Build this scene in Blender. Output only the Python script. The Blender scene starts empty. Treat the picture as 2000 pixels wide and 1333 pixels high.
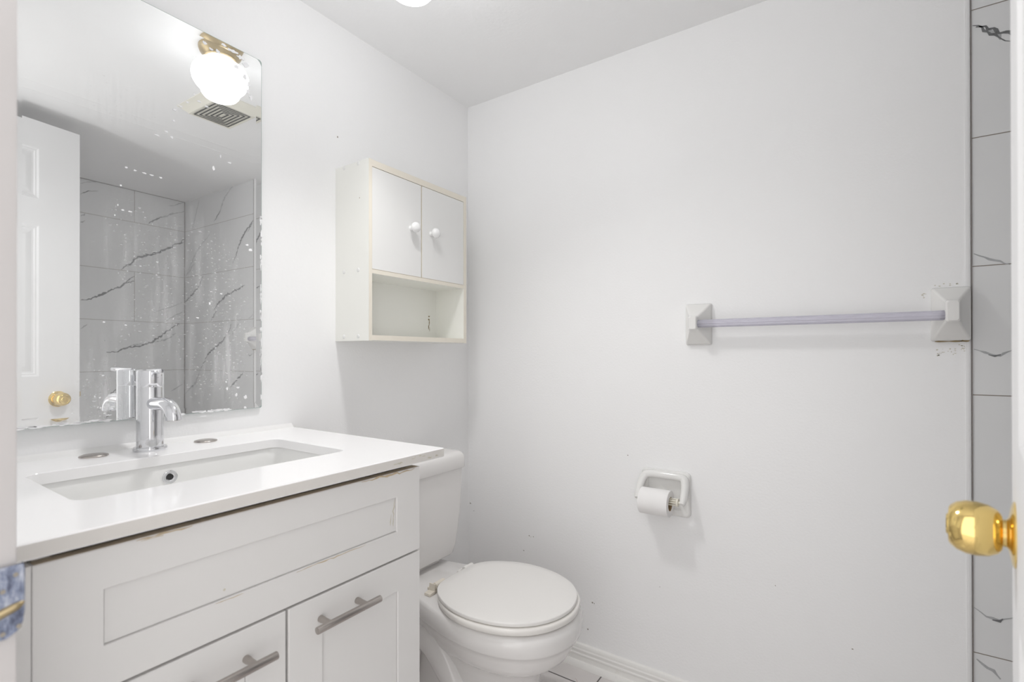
import bpy, bmesh, math, random
from mathutils import Vector, Matrix
S = bpy.context.scene
COL = S.collection

# ---------------------------------------------------------------- camera
cam_data = bpy.data.cameras.new('camera')
cam = bpy.data.objects.new('camera', cam_data)
COL.objects.link(cam)
S.camera = cam
CAM = Vector((1.3005, -1.5884, 1.0750))
YAW, PITCH, ROLL = 0.59822, 0.00263, -0.00112
cam.location = CAM
fw = Vector((-math.sin(YAW), math.cos(YAW), 0)); rt = Vector((math.cos(YAW), math.sin(YAW), 0)); up = Vector((0, 0, 1))
Fv = fw * math.cos(PITCH) + up * math.sin(PITCH); Uv = up * math.cos(PITCH) - fw * math.sin(PITCH)
rot = Matrix((rt, Uv, -Fv)).transposed()
cam.rotation_euler = (rot @ Matrix.Rotation(ROLL, 3, 'Z')).to_euler()
cam_data.sensor_width = 36.0
cam_data.lens = 36.0 * 973.85 / 2000.0
cam_data.shift_y = 24.2 / 2000.0
cam_data.clip_start = 0.01
cam_data.dof.use_dof = True
cam_data.dof.focus_distance = 1.35
cam_data.dof.aperture_fstop = 4.5

# ---------------------------------------------------------------- daylight of the hallway outside the doorway
world = bpy.data.worlds.new('world'); S.world = world
world.use_nodes = True
bg = world.node_tree.nodes['Background']
bg.inputs['Color'].default_value = (1.0, 0.992, 0.98, 1)
bg.inputs['Strength'].default_value = 2.05
GLOBE_STRENGTH = 7.6

S.view_settings.view_transform = 'Standard'
S.view_settings.look = 'None'
S.view_settings.exposure = 0.0
S.view_settings.gamma = 1.0
S.view_settings.use_curve_mapping = False
S.cycles.max_bounces = 24
S.cycles.diffuse_bounces = 12
S.cycles.glossy_bounces = 8
S.cycles.transmission_bounces = 12
S.cycles.transparent_max_bounces = 12
S.cycles.sample_clamp_indirect = 8.0
S.cycles.caustics_refractive = False

# ---------------------------------------------------------------- added spot lights
# spot added below the closed globe to strengthen its downward light and shadows
GLOBE_FILL = bpy.data.lights.new('globe_fill', 'SPOT')
GLOBE_FILL.energy = 20.0; GLOBE_FILL.color = (1.0, 0.988, 0.975); GLOBE_FILL.shadow_soft_size = 0.05
GLOBE_FILL.spot_size = math.radians(150); GLOBE_FILL.spot_blend = 1.0
globe_fill = bpy.data.objects.new('globe_fill', GLOBE_FILL); COL.objects.link(globe_fill)
globe_fill.location = (0.4432, -0.7507, 1.893)
globe_fill.rotation_euler = Vector((0.28, -0.12, -1.0)).to_track_quat('-Z', 'Y').to_euler()
# fill spot added in the doorway, aimed up to bounce off the ceiling
BOUNCE_FILL = bpy.data.lights.new('bounce_fill_spot', 'SPOT')
BOUNCE_FILL.energy = 8.0; BOUNCE_FILL.color = (0.98, 0.99, 1.0); BOUNCE_FILL.shadow_soft_size = 0.06
BOUNCE_FILL.spot_size = math.radians(120); BOUNCE_FILL.spot_blend = 0.8
bounce_fill = bpy.data.objects.new('bounce_fill_spot', BOUNCE_FILL); COL.objects.link(bounce_fill)
bounce_fill.location = (1.18, -1.56, 1.15)
bounce_fill.rotation_euler = Vector((-0.20, 0.45, 1.0)).to_track_quat('-Z', 'Y').to_euler()

# ---------------------------------------------------------------- materials
def nt(m): return m.node_tree.nodes, m.node_tree.links
def mat(name, col, rough=0.5, metal=0.0, bump=0.0, bscale=200.0, var=0.0, vscale=6.0, dirt=None, dscale=3.0, damt=0.0, **kw):
    m = bpy.data.materials.new(name); m.use_nodes = True
    N, L = nt(m); b = N['Principled BSDF']
    b.inputs['Base Color'].default_value = (*col, 1); b.inputs['Roughness'].default_value = rough; b.inputs['Metallic'].default_value = metal
    for k, v in kw.items(): b.inputs[k].default_value = v
    tc = N.new('ShaderNodeTexCoord')
    src = None
    if var or damt:
        n = N.new('ShaderNodeTexNoise'); n.inputs['Scale'].default_value = vscale; n.inputs['Detail'].default_value = 5
        L.new(tc.outputs['Object'], n.inputs['Vector'])
        r = N.new('ShaderNodeMixRGB'); r.blend_type = 'MIX'
        c2 = tuple(c * (1 - var) for c in col)
        r.inputs['Color1'].default_value = (*col, 1); r.inputs['Color2'].default_value = (*c2, 1)
        L.new(n.outputs['Fac'], r.inputs['Fac']); src = r.outputs['Color']
        if damt:
            n2 = N.new('ShaderNodeTexNoise'); n2.inputs['Scale'].default_value = dscale; n2.inputs['Detail'].default_value = 9; n2.inputs['Roughness'].default_value = 0.7
            L.new(tc.outputs['Object'], n2.inputs['Vector'])
            cr = N.new('ShaderNodeValToRGB'); cr.color_ramp.elements[0].position = 0.60; cr.color_ramp.elements[1].position = 0.78
            cr.color_ramp.elements[1].color = (damt, damt, damt, 1)
            L.new(n2.outputs['Fac'], cr.inputs['Fac'])
            r2 = N.new('ShaderNodeMixRGB'); r2.inputs['Color2'].default_value = (*dirt, 1)
            L.new(cr.outputs['Color'], r2.inputs['Fac']); L.new(src, r2.inputs['Color1']); src = r2.outputs['Color']
        L.new(src, b.inputs['Base Color'])
    if bump:
        n3 = N.new('ShaderNodeTexNoise'); n3.inputs['Scale'].default_value = bscale; n3.inputs['Detail'].default_value = 3
        L.new(tc.outputs['Object'], n3.inputs['Vector'])
        bp = N.new('ShaderNodeBump'); bp.inputs['Strength'].default_value = bump; bp.inputs['Distance'].default_value = 0.002
        L.new(n3.outputs['Fac'], bp.inputs['Height']); L.new(bp.outputs['Normal'], b.inputs['Normal'])
    return m

M = {}
M['wall'] = mat('wall_paint', (0.893, 0.893, 0.896), 0.42, bump=0.22, bscale=150, var=0.02, vscale=2.5)
M['ceil'] = mat('ceiling_paint', (0.88, 0.88, 0.883), 0.85, bump=0.25, bscale=90, var=0.03, vscale=3)
M['trim'] = mat('trim_paint', (0.86, 0.85, 0.83), 0.35, bump=0.05, bscale=40, var=0.03, vscale=10, dirt=(0.45, 0.36, 0.22), dscale=28, damt=0.35)
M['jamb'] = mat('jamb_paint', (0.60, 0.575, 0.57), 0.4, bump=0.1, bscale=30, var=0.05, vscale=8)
M['door'] = mat('door_paint', (0.76, 0.76, 0.765), 0.6, bump=0.05, bscale=60)
M['tile'] = mat('porcelain_tile', (0.78, 0.785, 0.79), 0.10, var=0.10, vscale=3.0)
M['grout'] = mat('tile_grout', (0.26, 0.23, 0.20), 0.8)
M['vein_dark'] = mat('marble_vein_dark', (0.26, 0.265, 0.27), 0.3, var=0.75, vscale=120)
M['vein_soft'] = mat('marble_vein_soft', (0.50, 0.51, 0.52), 0.3, var=0.35, vscale=120)
M['gap'] = mat('dark_joint_and_gap_shade', (0.24, 0.22, 0.21), 0.8)
M['floor_tile'] = mat('floor_tile', (0.74, 0.71, 0.70), 0.2, var=0.12, vscale=6)
M['floor_grout'] = mat('floor_grout', (0.13, 0.12, 0.12), 0.8)
M['cab'] = mat('vanity_paint', (0.74, 0.73, 0.72), 0.35, var=0.015, vscale=6, bump=0.03, bscale=30)
M['cab_raw'] = mat('worn_raw_edge', (0.62, 0.50, 0.34), 0.7, var=0.3, vscale=60)
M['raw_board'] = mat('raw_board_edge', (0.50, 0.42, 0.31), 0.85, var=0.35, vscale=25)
M['quartz'] = mat('white_quartz', (0.90, 0.895, 0.90), 0.12, var=0.01, vscale=30)
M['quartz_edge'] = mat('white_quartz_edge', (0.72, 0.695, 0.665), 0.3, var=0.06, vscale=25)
M['ceramic'] = mat('white_ceramic', (0.82, 0.82, 0.81), 0.08, var=0.01, vscale=4)
M['toilet'] = mat('toilet_china', (0.78, 0.765, 0.755), 0.08, var=0.02, vscale=5, dirt=(0.55, 0.48, 0.38), dscale=6, damt=0.12)
M['seat'] = mat('toilet_seat_plastic', (0.80, 0.785, 0.765), 0.28, var=0.01, vscale=8)
M['seat_aged'] = mat('toilet_seat_aged', (0.79, 0.77, 0.74), 0.30)
M['hinge_aged'] = mat('aged_hinge_plastic', (0.78, 0.73, 0.64), 0.4, var=0.1, vscale=50)
M['chrome'] = mat('chrome', (0.76, 0.765, 0.79), 0.06, 1.0)
M['chrome_spotted'] = mat('water_spotted_chrome', (0.74, 0.745, 0.765), 0.09, 1.0, var=0.10, vscale=90)
M['nickel'] = mat('brushed_nickel', (0.47, 0.435, 0.41), 0.27, 1.0)
M['dark'] = mat('dark_hole', (0.03, 0.03, 0.03), 0.7)
M['laminate'] = mat('white_laminate', (0.78, 0.78, 0.77), 0.32)
M['laminate_side'] = mat('aged_white_laminate', (0.86, 0.86, 0.82), 0.38, var=0.02, vscale=5)
M['edgeband'] = mat('cream_edge_banding', (0.78, 0.735, 0.645), 0.4)
M['seam'] = mat('brown_seam', (0.42, 0.30, 0.20), 0.7)
M['stain'] = mat('rust_stain', (0.36, 0.27, 0.14), 0.8, var=0.4, vscale=200)
M['stain_soft'] = mat('faint_stain', (0.66, 0.63, 0.53), 0.6, var=0.2, vscale=100)
M['speck'] = mat('dark_speck', (0.30, 0.27, 0.23), 0.8)
M['knob_white'] = mat('white_knob', (0.84, 0.84, 0.84), 0.2)
M['postceramic'] = mat('post_ceramic', (0.80, 0.795, 0.78), 0.12, var=0.02, vscale=20)
M['acrylic'] = mat('clear_acrylic', (0.90, 0.885, 1.0), 0.05, **{'Transmission Weight': 0.62, 'IOR': 1.18})
M['paper'] = mat('toilet_paper', (0.86, 0.85, 0.845), 0.85, bump=0.2, bscale=300)
M['cardboard'] = mat('cardboard', (0.36, 0.26, 0.15), 0.85)
M['plastic'] = mat('cream_plastic', (0.78, 0.75, 0.66), 0.35)
M['brass'] = mat('polished_brass', (0.83, 0.62, 0.24), 0.10, 1.0)
M['brass_dull'] = mat('dull_brass', (0.50, 0.40, 0.24), 0.35, 1.0)
M['strike'] = mat('chipped_strike_paint', (0.30, 0.335, 0.43), 0.5, var=0.75, vscale=70, dirt=(0.66, 0.66, 0.72), dscale=120, damt=0.9)
sm = M['strike']; N, L = nt(sm); b = N['Principled BSDF']
tcs = N.new('ShaderNodeTexCoord'); mps = N.new('ShaderNodeMapping'); mps.inputs['Scale'].default_value = (1, 1, 0.35); L.new(tcs.outputs['Object'], mps.inputs['Vector'])
ns = N.new('ShaderNodeTexNoise'); ns.inputs['Scale'].default_value = 130; ns.inputs['Detail'].default_value = 4; ns.inputs['Roughness'].default_value = 0.7; L.new(mps.outputs['Vector'], ns.inputs['Vector'])
rs = N.new('ShaderNodeValToRGB'); rs.color_ramp.elements[0].position = 0.36; rs.color_ramp.elements[0].color = (0.07, 0.08, 0.13, 1)
rs.color_ramp.elements[1].position = 0.64; rs.color_ramp.elements[1].color = (0.46, 0.48, 0.55, 1)
e_ = rs.color_ramp.elements.new(0.50); e_.color = (0.20, 0.23, 0.32, 1)
L.new(ns.outputs['Fac'], rs.inputs['Fac']); L.new(rs.outputs['Color'], b.inputs['Base Color'])
M['vent'] = mat('vent_plastic', (0.74, 0.72, 0.64), 0.4)
M['caulk'] = mat('caulk', (0.82, 0.815, 0.81), 0.4)

# globe glass: the lamp itself gives off the light
gm = bpy.data.materials.new('lit_globe_glass'); gm.use_nodes = True
N, L = nt(gm); b = N['Principled BSDF']
b.inputs['Base Color'].default_value = (0.9, 0.9, 0.9, 1); b.inputs['Roughness'].default_value = 0.15
b.inputs['Emission Color'].default_value = (0.97, 0.985, 1.0, 1); b.inputs['Emission Strength'].default_value = GLOBE_STRENGTH
M['globe'] = gm
gc = gm.copy(); gc.name = 'globe_collar_glass'; gc.node_tree.nodes['Principled BSDF'].inputs['Emission Strength'].default_value = GLOBE_STRENGTH * 0.16
M['globe_collar'] = gc

# mirror with water spots and drip streaks
mm = bpy.data.materials.new('spotted_mirror'); mm.use_nodes = True
N, L = nt(mm); b = N['Principled BSDF']
b.inputs['Base Color'].default_value = (0.95, 0.96, 0.958, 1); b.inputs['Metallic'].default_value = 1; b.inputs['Roughness'].default_value = 0.0
out = N['Material Output']
df = N.new('ShaderNodeBsdfDiffuse'); df.inputs['Color'].default_value = (0.94, 0.94, 0.95, 1)
mx = N.new('ShaderNodeMixShader')
tc = N.new('ShaderNodeTexCoord')
def noise(scale, vec_scale, detail=3, rough=0.5):
    mp = N.new('ShaderNodeMapping'); mp.inputs['Scale'].default_value = vec_scale
    L.new(tc.outputs['Object'], mp.inputs['Vector'])
    n = N.new('ShaderNodeTexNoise'); n.inputs['Scale'].default_value = scale; n.inputs['Detail'].default_value = detail; n.inputs['Roughness'].default_value = rough
    L.new(mp.outputs['Vector'], n.inputs['Vector']); return n.outputs['Fac']
def ramp(src, a, b_, hi=1.0):
    r = N.new('ShaderNodeMapRange'); r.inputs['From Min'].default_value = a; r.inputs['From Max'].default_value = b_; r.inputs['To Max'].default_value = hi
    L.new(src, r.inputs['Value']); return r.outputs['Result']
def mth(op, a, b_):
    n = N.new('ShaderNodeMath'); n.operation = op; n.use_clamp = True
    for i, v in enumerate((a, b_)):
        if isinstance(v, (int, float)): n.inputs[i].default_value = v
        else: L.new(v, n.inputs[i])
    return n.outputs[0]
sep = N.new('ShaderNodeSeparateXYZ'); L.new(tc.outputs['Object'], sep.inputs['Vector'])
below = ramp(sep.outputs['Z'], 0.76, 0.62)
region = mth('MULTIPLY', ramp(noise(3.2, (0, 1, 0.8), 2), 0.38, 0.62), mth('MULTIPLY', below, mth('MULTIPLY', ramp(sep.outputs['Y'], -0.12, -0.06), ramp(sep.outputs['Y'], 0.26, 0.20))))
fine = ramp(noise(190, (0, 0.6, 1.4), 2), 0.645, 0.72)
drops = ramp(noise(95, (0, 1, 1.6), 2), 0.715, 0.75)
streak = ramp(noise(60, (0, 1, 0.10), 3), 0.46, 0.72, 0.34)
haze = ramp(noise(2.2, (0, 1, 1), 3), 0.20, 0.72, 0.25)
f1 = mth('MULTIPLY', fine, mth('MULTIPLY', region, 0.6))
f2 = mth('MULTIPLY', drops, region)
f3 = mth('MULTIPLY', streak, region)
tot = mth('ADD', mth('ADD', f1, f2), mth('ADD', f3, haze))
tot = mth('MULTIPLY', tot, 0.9)
L.new(tot, mx.inputs['Fac']); L.new(b.outputs['BSDF'], mx.inputs[1]); L.new(df.outputs['BSDF'], mx.inputs[2])
L.new(mx.outputs['Shader'], out.inputs['Surface'])
M['mirror'] = mm
M['scale'] = mat('limescale', (0.88, 0.88, 0.89), 0.6)
M['glass_edge'] = mat('mirror_edge', (0.35, 0.42, 0.40), 0.3)

# ---------------------------------------------------------------- helpers
class MB:
    def __init__(self): self.bm = bmesh.new(); self.mi = 0
    def _f(self, vs):
        try:
            f = self.bm.faces.new(vs); f.material_index = self.mi; return f
        except ValueError: return None
    def box(self, x0, x1, y0, y1, z0, z1, bev=0.0, T=None, seg=2):
        co = [(x0,y0,z0),(x1,y0,z0),(x1,y1,z0),(x0,y1,z0),(x0,y0,z1),(x1,y0,z1),(x1,y1,z1),(x0,y1,z1)]
        t = bmesh.new()
        v = [t.verts.new(c) for c in co]
        for q in ((3,2,1,0),(4,5,6,7),(0,1,5,4),(1,2,6,5),(2,3,7,6),(3,0,4,7)): t.faces.new([v[i] for i in q])
        if bev: bmesh.ops.bevel(t, geom=t.edges[:], offset=bev, segments=seg, profile=0.5, affect='EDGES')
        self.merge(t, T); return self
    def merge(self, t, T=None):
        mp = {}
        for v in t.verts: mp[v] = self.bm.verts.new((T @ v.co) if T else v.co)
        for f in t.faces: self._f([mp[v] for v in f.verts])
        t.free()
    def rings(self, rings, cap0=True, cap1=True, closed=True):
        R = [[self.bm.verts.new(p) for p in r] for r in rings]
        n = len(R[0])
        for a, b in zip(R, R[1:]):
            for i in range(n if closed else n - 1):
                j = (i + 1) % n
                self._f([a[i], a[j], b[j], b[i]])
        if cap0: self._f(R[0][::-1])
        if cap1: self._f(R[-1])
        return self
    def lathe(self, prof, origin, axis=(0,0,1), seg=40, cap=True):
        ax = Vector(axis).normalized(); o = Vector(origin)
        u = ax.orthogonal().normalized(); w = ax.cross(u)
        rr = []
        for r, h in prof:
            rr.append([o + ax * h + (u * math.cos(2*math.pi*i/seg) + w * math.sin(2*math.pi*i/seg)) * max(r, 1e-5) for i in range(seg)])
        return self.rings(rr, cap, cap)
    def cyl(self, a, b, r, seg=32, bev=0.0):
        a = Vector(a); b = Vector(b); d = b - a; h = d.length
        p = [(r, 0), (r, h)] if not bev else [(r-bev, 0), (r-bev*0.3, bev*0.3), (r, bev), (r, h-bev), (r-bev*0.3, h-bev*0.3), (r-bev, h)]
        return self.lathe(p, a, d, seg)
    def tube(self, pts, r, seg=20, cap=True, sub=6, square=False):
        P = [Vector(p) for p in pts]; rad = r if isinstance(r, (list, tuple)) else [r] * len(P)
        Q, RR = [], []
        for i in range(len(P) - 1):
            p0 = P[max(i-1,0)]; p1 = P[i]; p2 = P[i+1]; p3 = P[min(i+2, len(P)-1)]
            for k in range(sub):
                t = k / sub
                Q.append(0.5*((2*p1)+(-p0+p2)*t+(2*p0-5*p1+4*p2-p3)*t*t+(-p0+3*p1-3*p2+p3)*t**3)); RR.append(rad[i]*(1-t)+rad[i+1]*t)
        Q.append(P[-1]); RR.append(rad[-1])
        rr = []; prev = None
        for i, q in enumerate(Q):
            tg = (Q[min(i+1, len(Q)-1)] - Q[max(i-1, 0)]).normalized()
            u = tg.orthogonal().normalized() if prev is None else (prev - tg * prev.dot(tg)).normalized()
            prev = u; w = tg.cross(u)
            rr.append([q + (u*math.cos(2*math.pi*k/seg) + w*math.sin(2*math.pi*k/seg))*RR[i] for k in range(seg)])
        return self.rings(rr, cap, cap)
    def quad(self, *pts): self._f([self.bm.verts.new(p) for p in pts]); return self
    def disc(self, c, u, w, ru, rw, seg=14, jag=0.0, rnd=None):
        c = Vector(c); u = Vector(u); w = Vector(w)
        vs = []
        for i in range(seg):
            k = 1 + (rnd.uniform(-jag, jag) if rnd else 0)
            vs.append(self.bm.verts.new(c + u*math.cos(2*math.pi*i/seg)*ru*k + w*math.sin(2*math.pi*i/seg)*rw*k))
        self._f(vs); return self
    def build(self, name, mats, parent=None, smooth=35, origin=None, recalc=True):
        if recalc: bmesh.ops.recalc_face_normals(self.bm, faces=self.bm.faces[:])
        me = bpy.data.meshes.new(name); 
        off = Vector(origin) if origin else (Vector(parent['_o']) if parent is not None and '_o' in parent else Vector((0,0,0)))
        bmesh.ops.translate(self.bm, verts=self.bm.verts[:], vec=-off)
        self.bm.to_mesh(me); self.bm.free()
        for m in (mats if isinstance(mats, (list, tuple)) else [mats]): me.materials.append(M[m] if isinstance(m, str) else m)
        if smooth:
            me.shade_smooth(); me.set_sharp_from_angle(angle=math.radians(smooth))
        o = bpy.data.objects.new(name, me); COL.objects.link(o)
        if parent is not None:
            o.parent = parent; o['_o'] = tuple(off)
        else: o.location = off; o['_o'] = tuple(off)
        return o
def thing(name, label, cat, loc, group=None):
    o = bpy.data.objects.new(name, None); COL.objects.link(o); o.location = loc; o.empty_display_size = 0.05
    o['_o'] = tuple(loc); o['label'] = label; o['category'] = cat
    if group: o['group'] = group
    return o
def struct(o, label=None): 
    o['kind'] = 'structure'
    if label: o['label'] = label
    return o
def rrect(x0, x1, y0, y1, r, z, seg=6):
    pts = []
    for cx, cy, a0 in ((x1-r, y1-r, 0), (x0+r, y1-r, 90), (x0+r, y0+r, 180), (x1-r, y0+r, 270)):
        for k in range(seg + 1):
            a = math.radians(a0 + 90*k/seg); pts.append((cx + r*math.cos(a), cy + r*math.sin(a), z))
    return pts
def ribbon(mb, pts, w, f, rnd, jag=0.8, step=0.008, taper=True):
    """A jagged band along a 2D polyline; f maps (a, b) to a 3D point just above the surface."""
    Q = []
    for (a, b) in zip(pts, pts[1:]):
        d = math.hypot(b[0]-a[0], b[1]-a[1]); n = max(1, int(d/step))
        for k in range(n): Q.append((a[0]+(b[0]-a[0])*k/n, a[1]+(b[1]-a[1])*k/n))
    Q.append(tuple(pts[-1]))
    Lv, Rv = [], []
    for i, q in enumerate(Q):
        a = Q[max(i-1,0)]; b = Q[min(i+1,len(Q)-1)]; d = math.hypot(b[0]-a[0], b[1]-a[1]) or 1e-6
        nx, ny = -(b[1]-a[1])/d, (b[0]-a[0])/d
        t = i/(len(Q)-1); k = (0.35 + 0.65*math.sin(math.pi*min(max(t,0.02),0.98))) if taper else 1
        s = rnd.uniform(-jag, jag)*w*0.5
        wl = w*0.5*k*(1+rnd.uniform(-jag, jag)); wr = w*0.5*k*(1+rnd.uniform(-jag, jag))
        Lv.append(mb.bm.verts.new(f(q[0]+nx*(wl+s), q[1]+ny*(wl+s)))); Rv.append(mb.bm.verts.new(f(q[0]-nx*(wr-s), q[1]-ny*(wr-s))))
    for i in range(len(Q)-1): mb._f([Lv[i], Rv[i], Rv[i+1], Lv[i+1]])

VEINS_SIDE=[([[-0.5437, 1.996], [-0.507, 2.0228], [-0.4612, 2.0356]], 0.004, 0), ([[-0.3473, 1.5903], [-0.3151, 1.6266], [-0.2913, 1.641], [-0.2853, 1.6561], [-0.2611, 1.6814], [-0.1927, 1.7088], [-0.1479, 1.7349], [-0.0953, 1.7651], [-0.0549, 1.7988], [-0.0275, 1.8078], [-0.0032, 1.843]], 0.011, 0), ([[-0.0549, 1.7988], [-0.0032, 1.8201]], 0.006, 0), ([[-0.3386, 1.609], [-0.2972, 1.6259], [-0.2853, 1.6561]], 0.006, 1), ([[-0.5421, 1.3908], [-0.5159, 1.3966], [-0.4786, 1.4102], [-0.4459, 1.4338], [-0.4127, 1.4543], [-0.373, 1.4794], [-0.3441, 1.4932], [-0.3089, 1.5185], [-0.2832, 1.5324]], 0.01, 0), ([[-0.35, 1.4925], [-0.3089, 1.5396], [-0.2832, 1.5607]], 0.006, 0), ([[-0.2122, 1.8992], [-0.187, 1.9231], [-0.1355, 1.957], [-0.0825, 1.9882], [0.0033, 2.0279]], 0.008, 1), ([[-0.2059, 1.9043], [-0.1742, 1.9297], [-0.1355, 1.9585]], 0.008, 0), ([[-0.096, 2.0409], [-0.0556, 2.055], [0.0031, 2.093]], 0.005, 1), ([[-0.1074, 1.2947], [-0.0537, 1.3356], [-0.0089, 1.3577]], 0.007, 1), ([[-0.1727, 1.3493], [-0.0742, 1.3904], [-0.0126, 1.4222]], 0.004, 1), ([[-0.5434, 1.871], [-0.5225, 1.8859]], 0.007, 1), ([[-0.5433, 1.8335], [-0.5224, 1.8462]], 0.008, 1), ([[-0.5439, 2.0552], [-0.5018, 2.0775], [-0.4477, 2.0935]], 0.004, 1), ([[-0.4217, 1.0886], [-0.3743, 1.0956], [-0.3255, 1.1185], [-0.2412, 1.1317], [-0.1798, 1.1613], [-0.1256, 1.2092], [-0.0792, 1.2475], [-0.0316, 1.2815]], 0.01, 0), ([[-0.1976, 1.1507], [-0.0977, 1.1789], [-0.0506, 1.2193]], 0.007, 1), ([[-0.3419, 1.1085], [-0.2839, 1.1389], [-0.2239, 1.1451]], 0.006, 1), ([[-0.5426, 1.2261], [-0.5134, 1.2534]], 0.006, 1), ([[-0.0781, 0.8391], [-0.0112, 0.883]], 0.005, 1), ([[-0.4594, 0.7537], [-0.3975, 0.8487], [-0.3576, 0.885]], 0.006, 0)]
VEINS_BACK=[([[1.7619, 2.092], [1.8519, 2.0377], [1.9044, 1.9611], [1.9716, 1.9103]], 0.01, 1), ([[2.0263, 1.8345], [2.1539, 1.7693], [2.227, 1.7101], [2.317, 1.6052]], 0.009, 1), ([[1.9044, 1.9611], [1.9716, 1.9103]], 0.007, 0), ([[2.1555, 2.0739], [2.2282, 1.9281], [2.2505, 1.8935]], 0.008, 1), ([[1.5473, 1.853], [1.6608, 1.7705], [1.6975, 1.7168], [1.7222, 1.6714], [1.7597, 1.6234]], 0.01, 0), ([[1.6291, 1.4855], [1.7212, 1.4648], [1.8359, 1.4376], [1.915, 1.3999], [1.9824, 1.3532]], 0.012, 0), ([[1.9416, 1.3513], [2.0097, 1.293]], 0.01, 0), ([[2.1096, 1.5801], [2.1526, 1.5244], [2.2556, 1.4642], [2.3161, 1.4375], [2.3545, 1.4206]], 0.011, 0), ([[1.7745, 1.2599], [1.8012, 1.2168], [1.8923, 1.1495], [2.0545, 1.0801], [2.0839, 1.0391], [2.1337, 0.987]], 0.011, 0), ([[2.1438, 0.9817], [2.1944, 0.9025], [2.3309, 0.8185]], 0.012, 1), ([[1.6953, 1.2621], [1.7653, 1.1965]], 0.008, 1), ([[1.651, 0.9706], [1.7286, 0.9161], [1.7905, 0.8753]], 0.01, 0), ([[2.3353, 1.5935], [2.2193, 1.6678]], 0.01, 1), ([[1.5387, 1.8546], [1.5478, 1.8504], [1.5598, 1.8373], [1.5717, 1.8249], [1.5892, 1.8078], [1.6036, 1.7947]], 0.005, 0), ([[1.5578, 1.838], [1.5717, 1.8249], [1.5892, 1.8065]], 0.008, 1), ([[1.5398, 1.0874], [1.558, 1.0781], [1.5714, 1.0735], [1.5847, 1.072], [1.5891, 1.0766], [1.6043, 1.0841]], 0.004, 1), ([[1.5647, 1.0744], [1.5759, 1.0726], [1.5858, 1.072]], 0.006, 0), ([[1.5381, 0.4754], [1.5598, 0.4621], [1.5824, 0.4573], [1.5894, 0.4633], [1.6073, 0.4705]], 0.004, 1), ([[1.5697, 0.4566], [1.5824, 0.4573], [1.588, 0.4621]], 0.005, 0), ([[1.5423, 0.355], [1.5625, 0.3426], [1.585, 0.3237]], 0.006, 1), ([[1.54, 1.3133], [1.5672, 1.298], [1.6023, 1.2823]], 0.004, 1)]
BLOBS=[(-1.0116, 1.8297, 0.0081, 0.0062), (-0.9975, 1.8219, 0.0071, 0.005), (-0.9821, 1.8247, 0.0085, 0.0063), (-0.9675, 1.8474, 0.0111, 0.0051), (-0.9451, 1.8434, 0.0179, 0.0078), (-0.9259, 1.8373, 0.0157, 0.0079), (-0.9128, 1.8252, 0.0119, 0.0106), (-0.9361, 1.8087, 0.0103, 0.0078), (-0.9153, 1.7922, 0.0079, 0.0119), (-0.9047, 1.7771, 0.0053, 0.0106), (-0.9073, 1.7587, 0.0067, 0.008), (-0.8993, 1.7461, 0.0067, 0.0107), (-0.926, 1.8596, 0.0131, 0.0053), (-1.0773, 1.6403, 0.0063, 0.0036), (-1.0646, 1.6538, 0.0065, 0.0036), (-1.0505, 1.6693, 0.0055, 0.0036), (-1.0362, 1.6948, 0.0034, 0.0037), (-1.0249, 1.6825, 0.008, 0.0037), (-1.0077, 1.6773, 0.007, 0.0037), (-1.1131, 1.5691, 0.008, 0.0029), (-1.0949, 1.584, 0.0062, 0.0029), (-1.0835, 1.5752, 0.0042, 0.0047), (-1.0794, 1.6146, 0.0042, 0.0035), (-1.1703, 1.4786, 0.0037, 0.0033), (-1.1545, 1.4768, 0.0047, 0.0022), (-1.1374, 1.4764, 0.0078, 0.0023), (-1.1228, 1.4762, 0.0069, 0.0023), (-1.1058, 1.4755, 0.0041, 0.0029), (-1.1802, 1.4371, 0.0027, 0.0033), (-1.1765, 1.3854, 0.0046, 0.0022), (-1.1636, 1.3851, 0.0056, 0.0022), (-0.9532, 1.5579, 0.0063, 0.0032), (-0.9921, 1.5329, 0.0048, 0.0075), (-0.9754, 1.5673, 0.0024, 0.0064), (-1.1855, 1.3941, 0.0018, 0.0033), (-1.1908, 1.371, 0.0018, 0.0033), (-0.909, 1.3596, 0.0066, 0.004), (-0.901, 1.3478, 0.0081, 0.0053), (-0.9592, 0.9912, 0.0037, 0.0064), (-0.9366, 0.9744, 0.0051, 0.0065), (-0.9328, 0.9924, 0.0064, 0.0039), (-0.9133, 0.9662, 0.0066, 0.0079), (-0.9617, 1.008, 0.0025, 0.0038), (-1.2109, 1.0326, 0.0034, 0.0021), (-1.2244, 0.9897, 0.0025, 0.0032), (-1.2159, 0.987, 0.0026, 0.0032), (-1.215, 0.9657, 0.0026, 0.0032), (-1.0007, 1.2005, 0.0035, 0.0062), (-0.9745, 1.2269, 0.0049, 0.0025), (-1.0281, 1.1639, 0.0045, 0.0024), (-1.2095, 1.1439, 0.0035, 0.0021), (-1.1713, 1.1394, 0.0037, 0.0022), (-1.2301, 0.9407, 0.0084, 0.0026), (-1.2003, 0.9493, 0.0079, 0.0022), (-1.015, 0.9276, 0.0116, 0.0025)]
FZ = -0.015; H = 2.089; YF = -1.47; YO = -1.585; XS = 1.536; XR = 2.341; YS = -1.02
XJ, XH, HD = 0.70, 1.356, 2.035
rnd = random.Random(7)

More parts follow.
